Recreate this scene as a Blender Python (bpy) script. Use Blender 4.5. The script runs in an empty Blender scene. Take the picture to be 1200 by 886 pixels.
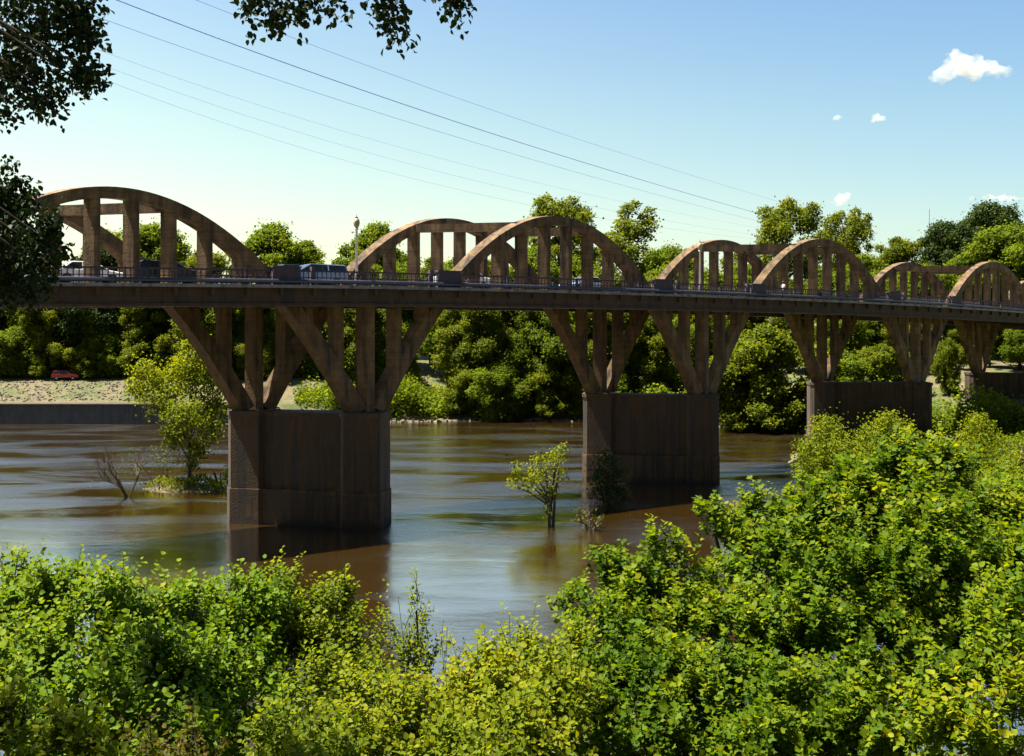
import bpy, bmesh, math, random
import numpy as np
from mathutils import Vector, Matrix

SC = bpy.context.scene
COL = SC.collection
rng = np.random.default_rng(7)
random.seed(7)
CAM_H = 14.8
F = 1200.0           # focal length in photo pixels (photo is 1200 wide)
HX, HY = 600.0, 388.0


def S(px, py, d):
    """point seen at photo pixel (px, py) at distance d in front of the camera station"""
    return np.array(((px - HX) / F * d, d, CAM_H - (py - HY) / F * d))


# ------------------------------------------------------------------ materials
def mat(name):
    m = bpy.data.materials.new(name)
    m.use_nodes = True
    nt = m.node_tree
    return m, nt, nt.nodes['Principled BSDF']


def node(nt, kind, **kw):
    n = nt.nodes.new(kind)
    for k, v in kw.items():
        if k in n.inputs.keys() if isinstance(k, str) else False:
            n.inputs[k].default_value = v
        else:
            setattr(n, k, v)
    return n


def ramp(nt, fac, stops):
    r = nt.nodes.new('ShaderNodeValToRGB')
    el = r.color_ramp.elements
    while len(el) < len(stops):
        el.new(0.5)
    for e, (p, c) in zip(el, stops):
        e.position = p
        e.color = (*c, 1)
    nt.links.new(fac, r.inputs[0])
    return r.outputs[0]


def coords(nt, scale=(1, 1, 1), rot=(0, 0, 0)):
    g = nt.nodes.new('ShaderNodeNewGeometry')
    mp = nt.nodes.new('ShaderNodeMapping')
    mp.inputs['Scale'].default_value = scale
    mp.inputs['Rotation'].default_value = rot
    nt.links.new(g.outputs['Position'], mp.inputs['Vector'])
    return mp.outputs[0]


def noise(nt, vec, scale, detail=5, rough=.55, dist=0):
    n = nt.nodes.new('ShaderNodeTexNoise')
    n.inputs['Scale'].default_value = scale
    n.inputs['Detail'].default_value = detail
    n.inputs['Roughness'].default_value = rough
    n.inputs['Distortion'].default_value = dist
    nt.links.new(vec, n.inputs['Vector'])
    return n.outputs['Fac']


def mixc(nt, fac, a, b, mode='MIX'):
    m = nt.nodes.new('ShaderNodeMix')
    m.data_type = 'RGBA'
    m.blend_type = mode
    for sock, v in ((m.inputs[0], fac), (m.inputs[6], a), (m.inputs[7], b)):
        if hasattr(v, 'is_linked'):
            nt.links.new(v, sock)
        elif isinstance(v, tuple):
            sock.default_value = (*v, 1)
        else:
            sock.default_value = v
    return m.outputs[2]


def bump(nt, h, strength, dist=.05):
    b = nt.nodes.new('ShaderNodeBump')
    b.inputs['Strength'].default_value = strength
    b.inputs['Distance'].default_value = dist
    nt.links.new(h, b.inputs['Height'])
    return b.outputs[0]


def concrete(name, light, mid, dark, stain, tide=False):
    m, nt, p = mat(name)
    c = coords(nt)
    base = ramp(nt, noise(nt, c, .9, 8, .65), [(.25, dark), (.5, mid), (.75, light)])
    streak = noise(nt, coords(nt, (1, 1, .12)), 1.5, 6, .6, .3)
    sm = ramp(nt, streak, [(.44, (0, 0, 0)), (.68, (1, 1, 1))])
    col = mixc(nt, sm, base, stain)
    board = nt.nodes.new('ShaderNodeTexWave')
    board.bands_direction = 'Z'
    board.inputs['Scale'].default_value = .55
    board.inputs['Distortion'].default_value = .4
    nt.links.new(c, board.inputs['Vector'])
    line = ramp(nt, board.outputs['Fac'], [(0, (.72, .72, .72)), (.08, (1, 1, 1))])
    col = mixc(nt, 1.0, col, line, 'MULTIPLY')
    if tide:                       # silt and flood marks left by the river on the piers
        sx = nt.nodes.new('ShaderNodeSeparateXYZ'); nt.links.new(c, sx.inputs[0])
        wob = nt.nodes.new('ShaderNodeMath'); wob.operation = 'MULTIPLY_ADD'
        nt.links.new(noise(nt, c, 1.6, 4), wob.inputs[0]); wob.inputs[1].default_value = 1.1
        nt.links.new(sx.outputs[2], wob.inputs[2])
        mr = nt.nodes.new('ShaderNodeMapRange'); mr.inputs[1].default_value = 0; mr.inputs[2].default_value = 10
        nt.links.new(wob.outputs[0], mr.inputs[0])
        band = ramp(nt, mr.outputs[0], [(.0, (.35, .32, .28)), (.09, (.5, .48, .42)), (.11, (1.25, 1.2, 1.1)), (.24, (1.0, 1.0, 1.0)), (.305, (1.05, 1.02, .98)), (.315, (2.0, 1.9, 1.8)), (.335, (1.0, .98, .95)), (.6, (.8, .8, .8)), (.88, (1.2, 1.15, 1.1))])
        col = mixc(nt, 1.0, col, band, 'MULTIPLY')
        runs = ramp(nt, noise(nt, coords(nt, (1, 1, .05)), 2.3, 5, .6), [(.52, (0, 0, 0)), (.60, (1, 1, 1))])
        col = mixc(nt, runs, col, tuple(v * .9 for v in stain))
    nt.links.new(col, p.inputs['Base Color'])
    p.inputs['Roughness'].default_value = .9
    nt.links.new(bump(nt, noise(nt, c, 7, 6), .5, .06), p.inputs['Normal'])
    return m


def plain(name, c, rough=.6, metal=0.0, var=.25, scale=3):
    m, nt, p = mat(name)
    n = noise(nt, coords(nt), scale, 5)
    lo = tuple(x * (1 - var) for x in c)
    hi = tuple(min(1, x * (1 + var)) for x in c)
    nt.links.new(ramp(nt, n, [(.3, lo), (.7, hi)]), p.inputs['Base Color'])
    p.inputs['Roughness'].default_value = rough
    p.inputs['Metallic'].default_value = metal
    return m


def leafmat(name, stops, trans=.45, tcol=(1.6, 1.4, .35), rough=.6, spec=.12):
    m, nt, p = mat(name)
    a = nt.nodes.new('ShaderNodeAttribute')
    a.attribute_name = 'tint'
    col = ramp(nt, a.outputs['Fac'], stops)
    nt.links.new(col, p.inputs['Base Color'])
    p.inputs['Roughness'].default_value = rough
    p.inputs['Specular IOR Level'].default_value = spec
    t = nt.nodes.new('ShaderNodeBsdfTranslucent')
    tc = mixc(nt, 1.0, col, tcol, 'MULTIPLY')
    nt.links.new(tc, t.inputs['Color'])
    mx = nt.nodes.new('ShaderNodeMixShader')
    mx.inputs[0].default_value = trans
    nt.links.new(p.outputs[0], mx.inputs[1])
    nt.links.new(t.outputs[0], mx.inputs[2])
    nt.links.new(mx.outputs[0], nt.nodes['Material Output'].inputs['Surface'])
    return m


M = {}
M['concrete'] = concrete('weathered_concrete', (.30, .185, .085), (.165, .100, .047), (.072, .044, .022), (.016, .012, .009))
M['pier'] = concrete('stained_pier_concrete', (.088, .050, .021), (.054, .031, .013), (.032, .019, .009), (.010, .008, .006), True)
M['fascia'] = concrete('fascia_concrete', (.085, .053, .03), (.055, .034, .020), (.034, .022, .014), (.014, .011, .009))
M['slab'] = concrete('slab_concrete', (.34, .31, .31), (.28, .26, .26), (.2, .185, .18), (.1, .09, .09))
M['asphalt'] = plain('asphalt', (.05, .05, .05), .9)
M['pipe'] = plain('dark_painted_steel', (.03, .035, .055), .45, .3)
M['rail'] = plain('weathered_rail', (.06, .045, .062), .85)
M['white'] = plain('white_paint', (.75, .75, .73), .4, 0, .06)
M['globe'] = plain('amber_glass', (.42, .32, .18), .3, 0, .1)
M['steel'] = plain('grey_steel', (.3, .32, .36), .5, .4)
M['wire'] = plain('weathered_cable', (.24, .37, .75), .6, .1)
M['bark'] = plain('bark', (.042, .030, .021), .95, 0, .4, 8)
M['deadwood'] = plain('dead_wood', (.055, .038, .026), .95, 0, .3, 8)
M['rock'] = plain('pale_rock', (.17, .145, .105), .95, 0, .3, .8)
M['glass'] = plain('dark_car_glass', (.02, .025, .03), .08)
M['tyre'] = plain('tyre_rubber', (.02, .02, .02), .9)
M['skin'] = plain('skin', (.45, .27, .18), .6)
M['jeans'] = plain('denim', (.05, .07, .13), .9)
M['shirt'] = plain('pale_pink_cotton', (.8, .66, .68), .9, 0, .05)
M['hair'] = plain('dark_hair', (.03, .02, .015), .7)

G_A = [(0, (.034, .078, .003)), (.5, (.092, .165, .004)), (.85, (.15, .20, .005)), (1, (.19, .21, .008))]
G_Y = [(0, (.052, .088, .005)), (.5, (.125, .172, .006)), (.85, (.22, .24, .008)), (1, (.25, .21, .015))]
G_M = [(0, (.020, .055, .003)), (.5, (.076, .140, .004)), (.85, (.19, .23, .006)), (1, (.26, .25, .012))]
G_F = [(0, (.055, .100, .007)), (.5, (.112, .165, .009)), (.85, (.15, .19, .010)), (1, (.19, .21, .012))]
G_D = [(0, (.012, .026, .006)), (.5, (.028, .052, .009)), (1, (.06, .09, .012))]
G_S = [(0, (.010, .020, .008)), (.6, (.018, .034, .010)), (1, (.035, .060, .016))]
M['leaf_green'] = leafmat('leaf_green', G_A, .38)
M['leaf_yellow'] = leafmat('leaf_yellow', G_Y, .5)
M['leaf_maple'] = leafmat('leaf_maple', G_M, .5)
M['leaf_far'] = leafmat('leaf_far', G_F, .52)
M['leaf_farbright'] = leafmat('leaf_far_bright', [(0, (.050, .080, .006)), (.5, (.115, .150, .008)), (.85, (.17, .20, .010)), (1, (.23, .23, .014))], .5)
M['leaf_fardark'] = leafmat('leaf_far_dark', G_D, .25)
M['leaf_shade'] = leafmat('leaf_oak_shaded', G_S, .12, (1.2, 1.2, .6))  # silhouette darkness of the shaded crown put into the leaf colour
M['leaf_river'] = leafmat('leaf_river', [(0, (.08, .12, .006)), (.6, (.17, .21, .008)), (1, (.26, .27, .015))], .5)
M['leaf_rust'] = leafmat('leaf_rust', [(0, (.06, .07, .008)), (.5, (.14, .13, .018)), (1, (.26, .17, .05))], .4)


# ------------------------------------------------------------------ object helpers
def link(o, parent=None):
    COL.objects.link(o)
    if parent is not None:
        o.parent = parent
    return o


def thing(name, label, cat, loc=(0, 0, 0), rz=0, group=None):
    o = bpy.data.objects.new(name, None)
    o.empty_display_size = .3
    o.location = [float(v) for v in loc]
    o.rotation_euler = (0, 0, rz)
    tag(o, label, cat, group)
    return link(o)


def tag(o, label, cat=None, group=None):
    o['label'] = label
    if cat:
        o['category'] = cat
    if group:
        o['group'] = group
    return o


def mesh_obj(name, V, Fc, m, parent=None, smooth=False, off=None):
    me = bpy.data.meshes.new(name)
    V = np.asarray(V, float)
    if off is not None:
        V = V - np.asarray(off, float)
    me.from_pydata(V.tolist(), [], [list(map(int, f)) for f in Fc])
    me.validate()
    me.materials.append(m)
    if smooth:
        me.polygons.foreach_set('use_smooth', [True] * len(me.polygons))
    me.update()
    return link(bpy.data.objects.new(name, me), parent)


class MB:
    def __init__(s):
        s.v, s.f = [], []

    def add(s, V, Fc):
        b = len(s.v)
        s.v += [tuple(map(float, p)) for p in V]
        s.f += [[b + i for i in f] for f in Fc]

    def hexa(s, c):                      # 8 corners: bottom 4 ccw, top 4 ccw
        s.add(c, [(3, 2, 1, 0), (4, 5, 6, 7), (0, 1, 5, 4), (1, 2, 6, 5), (2, 3, 7, 6), (3, 0, 4, 7)])

    def skew(s, c, dx, dy, a, b, z0, z1):   # parallelogram post: half size a along dx, b along dy
        dx = np.array(dx[:2]); dy = np.array(dy[:2]); c = np.array(c[:2])
        q = [c - dx * a - dy * b, c + dx * a - dy * b, c + dx * a + dy * b, c - dx * a + dy * b]
        if dx[0] * dy[1] - dx[1] * dy[0] < 0:
            q = q[::-1]
        s.hexa([(*p, z0) for p in q] + [(*p, z1) for p in q])

    def obox(s, c, dx, a, b, z0, z1):    # box centred in plan at c, along unit dx, half sizes a, b
        dx = np.array(dx[:2]); dy = np.array((-dx[1], dx[0])); c = np.array(c[:2])
        q = [c - dx * a - dy * b, c + dx * a - dy * b, c + dx * a + dy * b, c - dx * a + dy * b]
        s.hexa([(*p, z0) for p in q] + [(*p, z1) for p in q])

    def box(s, x0, x1, y0, y1, z0, z1):
        q = [(x0, y0), (x1, y0), (x1, y1), (x0, y1)]
        s.hexa([(*p, z0) for p in q] + [(*p, z1) for p in q])

    def prism(s, poly, z0, z1):
        n = len(poly)
        s.add([(*p[:2], z0) for p in poly] + [(*p[:2], z1) for p in poly],
              [list(range(n))[::-1], list(range(n, 2 * n))] + [(i, (i + 1) % n, n + (i + 1) % n, n + i) for i in range(n)])

    def loft(s, rings, closed=True, caps=True):
        n = len(rings[0]); V = [p for r in rings for p in r]; Fc = []
        for k in range(len(rings) - 1):
            for i in range(n):
                j = (i + 1) % n
                Fc.append((k * n + i, k * n + j, (k + 1) * n + j, (k + 1) * n + i))
        if caps:
            Fc += [list(range(n))[::-1], [len(V) - n + i for i in range(n)]]
        s.add(V, Fc)

    def tube(s, pts, rad, n=6, caps=True):
        pts = [np.asarray(p, float) for p in pts]
        if not hasattr(rad, '__len__'):
            rad = [rad] * len(pts)
        rings = []
        for k, p in enumerate(pts):
            d = pts[min(k + 1, len(pts) - 1)] - pts[max(k - 1, 0)]
            d /= np.linalg.norm(d) + 1e-9
            u = np.cross(d, (0, 0, 1.)) if abs(d[2]) < .9 else np.cross(d, (1., 0, 0))
            u /= np.linalg.norm(u); w = np.cross(d, u)
            rings.append([p + rad[k] * (math.cos(a) * u + math.sin(a) * w) for a in np.arange(n) * 2 * math.pi / n])
        s.loft(rings, caps=caps)

    def lathe(s, prof, n=16, c=(0, 0, 0)):
        s.loft([[(c[0] + r * math.cos(a), c[1] + r * math.sin(a), c[2] + z) for a in np.arange(n) * 2 * math.pi / n] for r, z in prof])

    def build(s, name, m, parent=None, smooth=False, off=None):
        return mesh_obj(name, s.v, s.f, m, parent, smooth, off)


def unit(a):
    return a / (np.linalg.norm(a, axis=-1, keepdims=True) + 1e-9)


SHAPES = {
    'diamond': ([(0, 0, 0), (-.5, .45, .12), (0, 1, -.05), (.5, .45, .12)], [(0, 1, 2, 3)]),
    'ovate': ([(0, 0, 0), (-.36, .22, .10), (-.42, .58, .12), (0, 1, -.1), (.42, .58, .12), (.36, .22, .10)], [(0, 1, 2, 3), (0, 3, 4, 5)]),
    'lobed': ([(0, 0, 0), (-.38, .10, .08), (-.58, .50, .10), (-.22, .58, .03), (0, 1, -.12), (.22, .58, .03), (.58, .50, .10), (.38, .10, .08)],
              [(0, 1, 2, 3), (0, 3, 4, 5), (0, 5, 6, 7)]),
}


def leaves(name, P, D, N, L, m, parent=None, tint=None, shape='diamond', width=.8, off=None, extra=None):
    """one crown mesh: a leaf blade at each point P, running along D, facing N"""
    P = np.asarray(P); n = len(P)
    D = unit(D); N = unit(N - D * (N * D).sum(1, keepdims=True)); Sd = np.cross(D, N)
    L = np.broadcast_to(np.asarray(L, float), (n,))[:, None]
    tv, tf = SHAPES[shape]
    k = len(tv)
    V = np.empty((n, k, 3), np.float32)
    for i, (u, v, h) in enumerate(tv):
        V[:, i] = P + D * L * v + Sd * L * u * width + N * L * h
    V = V.reshape(-1, 3)
    if off is not None:
        V = V - np.asarray(off, np.float32)
    loops = np.concatenate([(np.arange(n)[:, None] * k + np.array(f)[None]) for f in tf], axis=1).ravel()
    nf = n * len(tf)
    me = bpy.data.meshes.new(name)
    me.vertices.add(len(V)); me.vertices.foreach_set('co', V.astype(np.float32).ravel())
    me.loops.add(len(loops)); me.loops.foreach_set('vertex_index', loops.astype(np.int32))
    me.polygons.add(nf)
    me.polygons.foreach_set('loop_start', (np.arange(nf) * 4).astype(np.int32))
    at = me.attributes.new('tint', 'FLOAT', 'POINT')
    if tint is None:
        tint = rng.random(n)
    at.data.foreach_set('value', np.repeat(np.clip(tint, 0, 1), k).astype(np.float32))
    me.materials.append(m)
    me.update(calc_edges=True)
    return link(bpy.data.objects.new(name, me), parent)


def rdir(n):
    return unit(rng.normal(size=(n, 3)))


# ------------------------------------------------------------------ terrain
def lerp(x, xs, ys):
    return np.interp(x, xs, ys)


def hash2(x, y):
    return (np.sin(x * .31 + 1.3) * np.cos(y * .27 - .7) + .5 * np.sin(x * .83 + y * .61) + .3 * np.sin(x * 1.9 - y * 1.7))


SHX = [-4000, -300, -110, -81, -30, 0, 25, 45, 62, 75, 4000]
SHY = [163, 163, 163.5, 164, 164, 171, 163, 149, 138, 128, 120]


def height(x, y):
    x = np.asarray(x, float); y = np.asarray(y, float)
    near = lerp(y + .6 * hash2(x * .5, y * .5), [-4000, 1.5, 3, 7, 13, 22, 31, 37, 60], [13.1, 13.1, 12.2, 8.3, 5.9, 3.8, 1.6, -.4, -2.5])
    d = y - lerp(x, SHX, SHY) + .5 * hash2(x, y)
    far_r = lerp(d, [-15, 0, 3, 12, 30, 70, 150, 600], [-2.5, -.1, 1.2, 3.0, 6.0, 11, 16, 22])
    far_l = lerp(d, [-15, .3, .9, 8, 12, 24, 60, 150, 600], [-2.5, -2.0, 2.75, 2.95, 3.6, 6.0, 9, 14, 22])
    k = np.clip((x + 36) / 8, 0, 1)
    far = far_l * (1 - k) + far_r * k
    isl = .62 - 1.2 * (((x + 30.5) / 6.0) ** 2 + ((y - 96) / 3.0) ** 2) + .35 * np.sin(x * 1.7 + 1) * np.cos(y * 1.3)
    spit = 1.7 - 2.4 * np.clip(1 - (x - 31 + .12 * (y - 95)) / 7, 0, 9) - .012 * np.clip(y - 112, 0, 99) ** 2 * (x < 70) - .03 * np.clip(88 - y, 0, 99) ** 2
    spit = np.minimum(spit, 1.3) + .15 * hash2(x, y)
    h = np.maximum(np.maximum(near, far), np.maximum(np.maximum(isl, spit), -2.5))
    return h


def H(x, y):
    return float(height(x, y))


gx = np.concatenate([[-4000, -2000, -1000, -500, -320], np.arange(-240, 241, 2.0), [320, 500, 1000, 2000, 4000]])
gy = np.concatenate([[-600, -200, -80, -40, -20], np.arange(-10, 271, 2.0), [300, 350, 450, 600, 1000, 2000, 4500]])
X, Y = np.meshgrid(gx, gy)
Z = height(X, Y)
V = np.stack([X, Y, Z], -1).reshape(-1, 3)
nx, ny = len(gx), len(gy)
Fc = [(j * nx + i, j * nx + i + 1, (j + 1) * nx + i + 1, (j + 1) * nx + i) for j in range(ny - 1) for i in range(nx - 1)]
m, nt, p = mat('river_bank_ground')
c = coords(nt)
n1 = noise(nt, c, .16, 7, .6)
n2 = noise(nt, c, 1.3, 6, .65)
g = ramp(nt, n2, [(.3, (.035, .05, .012)), (.6, (.07, .085, .02)), (.8, (.11, .10, .03))])
s_ = ramp(nt, n2, [(.3, (.075, .060, .028)), (.7, (.135, .108, .055))])
nt.links.new(mixc(nt, ramp(nt, n1, [(.42, (0, 0, 0)), (.56, (1, 1, 1))]), g, s_), p.inputs['Base Color'])
p.inputs['Roughness'].default_value = 1
nt.links.new(bump(nt, n2, .8, .3), p.inputs['Normal'])
o = mesh_obj('terrain', V, Fc, m, smooth=True)
o['kind'] = 'structure'

# ------------------------------------------------------------------ river
m, nt, p = mat('muddy_river_water')
FLOW = math.radians(12)
cs = coords(nt, (.7, 1.0, 1), (0, 0, FLOW))
big = noise(nt, coords(nt, (.05, .16, 1), (0, 0, FLOW)), 1.0, 4, .55, .6)
rip = noise(nt, cs, 2.0, 8, .72, 1.0)
fine = noise(nt, cs, 4.5, 3, .5)
p.inputs['Base Color'].default_value = (.085, .043, .008, 1)
nt.links.new(ramp(nt, big, [(.35, (.038, .0185, .0018)), (.65, (.027, .0155, .0022))]), p.inputs['Base Color'])
p.inputs['IOR'].default_value = 1.5
nt.links.new(ramp(nt, big, [(.35, (.02,) * 3), (.65, (.07,) * 3)]), p.inputs['Roughness'])
amp = nt.nodes.new('ShaderNodeMapRange')
amp.inputs[1].default_value = .38; amp.inputs[2].default_value = .62
amp.inputs[3].default_value = .10; amp.inputs[4].default_value = 1.0
nt.links.new(big, amp.inputs[0])
gp = nt.nodes.new('ShaderNodeNewGeometry'); sp = nt.nodes.new('ShaderNodeSeparateXYZ')
nt.links.new(gp.outputs['Position'], sp.inputs[0])
mid = nt.nodes.new('ShaderNodeMapRange'); mid.interpolation_type = 'SMOOTHSTEP'   # calm near the bank, riffles out in the current
mid.inputs[1].default_value = 66; mid.inputs[2].default_value = 100
mid.inputs[3].default_value = .16; mid.inputs[4].default_value = 1.0
nt.links.new(sp.outputs[1], mid.inputs[0])
hs = nt.nodes.new('ShaderNodeMath'); hs.operation = 'MULTIPLY'
nt.links.new(rip, hs.inputs[0]); nt.links.new(amp.outputs[0], hs.inputs[1])
hs2 = nt.nodes.new('ShaderNodeMath'); hs2.operation = 'MULTIPLY'
nt.links.new(hs.outputs[0], hs2.inputs[0]); nt.links.new(mid.outputs[0], hs2.inputs[1]); hs = hs2
b1 = nt.nodes.new('ShaderNodeBump')
b1.inputs['Strength'].default_value = .8; b1.inputs['Distance'].default_value = .13
nt.links.new(hs.outputs[0], b1.inputs['Height'])
b2 = nt.nodes.new('ShaderNodeBump')
b2.inputs['Strength'].default_value = .05; b2.inputs['Distance'].default_value = .02
nt.links.new(fine, b2.inputs['Height']); nt.links.new(b1.outputs[0], b2.inputs['Normal'])
nt.links.new(b2.outputs[0], p.inputs['Normal'])
p.inputs['Specular IOR Level'].default_value = 0
fr = nt.nodes.new('ShaderNodeFresnel'); fr.inputs['IOR'].default_value = 2.0
pw = nt.nodes.new('ShaderNodeMath'); pw.operation = 'POWER'; pw.inputs[1].default_value = .34
nt.links.new(fr.outputs[0], pw.inputs[0])
gl = nt.nodes.new('ShaderNodeBsdfGlossy'); gl.inputs['Color'].default_value = (.97, .94, .88, 1)
nt.links.new(ramp(nt, big, [(.35, (.06,) * 3), (.65, (.16,) * 3)]), gl.inputs['Roughness'])
nt.links.new(b2.outputs[0], gl.inputs['Normal'])
mxs = nt.nodes.new('ShaderNodeMixShader')
nt.links.new(pw.outputs[0], mxs.inputs[0]); nt.links.new(p.outputs[0], mxs.inputs[1]); nt.links.new(gl.outputs[0], mxs.inputs[2])
nt.links.new(mxs.outputs[0], nt.nodes['Material Output'].inputs['Surface'])
o = mesh_obj('river_water', [(-4000, 20, 0), (4000, 20, 0), (4000, 260, 0), (-4000, 260, 0)], [(0, 1, 2, 3)], m)
o['kind'] = 'structure'

# ------------------------------------------------------------------ bridge
N_ = np.array([(-73.4, 38.1), (-42.0, 57.7), (-11.2, 78.2), (18.6, 100.3), (48.6, 123.3), (79.8, 151.8), (109.6, 182.8)])
F_ = np.array([(-82.1, 40.6), (-50.7, 60.2), (-20.2, 80.2), (8.74, 101.8), (37.7, 124.6), (69.7, 153.1), (99.7, 184.1)])


def spline(Pt, s):
    s = s + 1
    i = int(min(max(math.floor(s), 0), len(Pt) - 2)); t = s - i
    p1, p2 = Pt[i], Pt[i + 1]
    p0 = Pt[i - 1] if i > 0 else 2 * p1 - p2
    p3 = Pt[i + 2] if i + 2 < len(Pt) else 2 * p2 - p1
    return .5 * (2 * p1 + (p2 - p0) * t + (2 * p0 - 5 * p1 + 4 * p2 - p3) * t * t + (3 * p1 - p0 - 3 * p2 + p3) * t ** 3)


def side(s, k, off=0.0):
    """plan point on rib line k (0 near, 1 far) pushed outward by off, and the heading there"""
    Pt = N_ if k == 0 else F_
    q = spline(Pt, s)
    d = unit(spline(Pt, s + .01) - spline(Pt, s - .01))
    n = np.array((d[1], -d[0])) * (1 if k == 0 else -1)
    return q + n * off, d


def skewdir(s):
    return unit(spline(F_, s) - spline(N_, s))


def zdeck(s):
    return 18.42 - .2 * (s - 2.1) ** 2 - .19 * max(s - 1, 0)


B0 = np.array((*((N_[2] + F_[2]) / 2), -1.0))
bridge = thing('arch_bridge', 'long concrete rainbow arch bridge with paired ribs crossing the river on massive piers', 'bridge', B0)
PIER_TOP = 8.6


def sweep(mb, s_list, k, a, b, z0f, z1f):
    """bar along the bridge between outward offsets a..b of rib line k"""
    rings = []
    for s in s_list:
        pa, _ = side(s, k, a); pb, _ = side(s, k, b)
        rings.append([(*pa, z0f(s)), (*pb, z0f(s)), (*pb, z1f(s)), (*pa, z1f(s))])
    mb.loft(rings)


SL = np.linspace(-1, 5, 91)
# slab with sidewalks
mb = MB(); rings = []
for s in SL:
    a, _ = side(s, 0, 2.0); b, _ = side(s, 1, 2.0); z = zdeck(s)
    rings.append([(*a, z - .22), (*b, z - .22), (*b, z), (*a, z)])
mb.loft(rings)
deck = mb.build('deck', M['slab'], bridge, off=B0)
mb = MB()
for s in np.arange(-1 + 1 / 30, 5, 1 / 15):
    a, d = side(s, 0, 1.2); b, _ = side(s, 1, 1.2)
    v = unit(b - a); L = np.linalg.norm(b - a) / 2
    mb.obox((a + b) / 2, v, L, .17, zdeck(s) - 1.05, zdeck(s) - .223)
mb.build('floor_beam_grid', M['fascia'], deck, off=(0, 0, 0)).location = -B0
for k in (0, 1):
    mb = MB()
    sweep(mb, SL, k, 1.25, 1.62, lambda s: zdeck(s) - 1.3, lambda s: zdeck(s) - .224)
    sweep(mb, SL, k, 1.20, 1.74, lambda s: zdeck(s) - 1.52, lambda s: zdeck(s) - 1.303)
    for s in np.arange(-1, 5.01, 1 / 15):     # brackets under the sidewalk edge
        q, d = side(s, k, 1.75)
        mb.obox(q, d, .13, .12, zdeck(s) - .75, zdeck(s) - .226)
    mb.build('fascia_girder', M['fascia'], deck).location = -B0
    mb = MB()
    mb.tube([(*side(s, k, 1.83)[0], zdeck(s) + .25) for s in SL], .15, 8)
    for s in np.arange(-1, 5.01, 1 / 15):
        q, d = side(s, k, 1.83)
        mb.obox(q, d, .06, .14, zdeck(s) + .002, zdeck(s) + .12)
    mb.build('utility_pipe', M['pipe'], bridge, off=B0)
mb = MB(); rings = []
for s in SL:
    a, _ = side(s, 0, -.75); b, _ = side(s, 1, -.75); z = zdeck(s)
    rings.append([(*a, z + .005), (*b, z + .005), (*b, z + .05), (*a, z + .05)])
mb.loft(rings)
mb.build('roadway', M['asphalt'], deck).location = -B0

# piers
for i in range(0, 6):
    a = N_[i + 1]; b = F_[i + 1]
    u = unit(b - a); w = np.array((-u[1], u[0])); c = (a + b) / 2; L = np.linalg.norm(b - a) / 2
    zt = PIER_TOP
    mb = MB()

    def octa(q, ha, hb, ch):
        P = [(-ha, -hb + ch), (-ha + ch, -hb), (ha - ch, -hb), (ha, -hb + ch), (ha, hb - ch), (ha - ch, hb), (-ha + ch, hb), (-ha, hb - ch)]
        return [q + u * x + w * y for x, y in P]
    mb.obox(c, u, L - 1.2, 1.25, 2.703, zt - .25)
    mb.obox(c, u, L - 1.2, 1.45, -2.5, 2.7)
    mb.obox(c, u, L - 1.2, 1.38, zt - .247, zt)
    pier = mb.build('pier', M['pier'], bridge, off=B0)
    for q in (a, b):
        mb = MB()
        mb.prism(octa(q, 1.58, 1.6, .42), 2.703, zt - .3)
        mb.prism(octa(q, 1.66, 1.7, .46), -2.5, 2.7)
        mb.prism(octa(q, 1.67, 1.7, .44), zt - .297, zt + .05)
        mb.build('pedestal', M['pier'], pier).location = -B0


def rib_z(u_, crown):
    return PIER_TOP + .1 + (crown - PIER_TOP - .1) * (1 - u_ * u_)


# arch ribs with their hangers and columns
for i in range(0, 5):
    crown = zdeck(i + .5) + (6.05, 6.15, 6.35, 6.15, 6.1)[i]
    for k in (0, 1):
        ts = np.linspace(.022, .978, 57)
        mb = MB(); rings = []
        for t in ts:
            uu = (t - .5) / .478
            q, d = side(i + t, k)
            q2, _ = side(i + t + .002, k); q1, _ = side(i + t - .002, k)
            dz = rib_z((t + .002 - .5) / .478, crown) - rib_z((t - .002 - .5) / .478, crown)
            dl = np.linalg.norm(q2 - q1)
            tan = unit(np.array((*(d * dl), dz)))
            out = np.array((d[1], -d[0], 0.0)); sk = np.array((*-skewdir(i + t), 0.0))
            nn = np.cross(out, tan)
            nn = nn if nn[2] > 0 else -nn
            hd = .38 + .14 * abs(uu) ** 2
            hw = .43
            cpt = np.array((*q, rib_z(uu, crown)))
            rings.append([cpt - sk * hw - nn * hd, cpt + sk * hw - nn * hd, cpt + sk * hw + nn * hd, cpt - sk * hw + nn * hd])
        mb.loft(rings)
        rib = mb.build('arch_rib', M['concrete'], bridge, off=B0)
        for j in range(4, 12):
            t = j / 15; q, d = side(i + t, k); z = rib_z((t - .5) / .478, crown)
            if z - .45 - zdeck(i + t) < .8:
                continue
            mb = MB(); mb.skew(q, d, skewdir(i + t), .20, .40, zdeck(i + t) + .002, z - .2)
            mb.build('hanger', M['concrete'], rib).location = -B0
        for j in (1, 2, 13, 14):
            t = j / 15; q, d = side(i + t, k); z = rib_z((t - .5) / .478, crown)
            if zdeck(i + t) - 1.0 - z < .6:
                continue
            mb = MB(); mb.skew(q, d, skewdir(i + t), .24, .42, z, zdeck(i + t) - .23)
            mb.build('spandrel_column', M['concrete'], rib).location = -B0
    for t in (.4, .6):
        a, d = side(i + t, 0); b, _ = side(i + t, 1)
        z = rib_z((t - .5) / .478, crown)
        mb = MB(); mb.obox((a + b) / 2, unit(b - a), np.linalg.norm(b - a) / 2 - .3, .40, z - .38, z + .30)
        mb.build('cross_strut', M['concrete'], bridge, off=B0)
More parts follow.
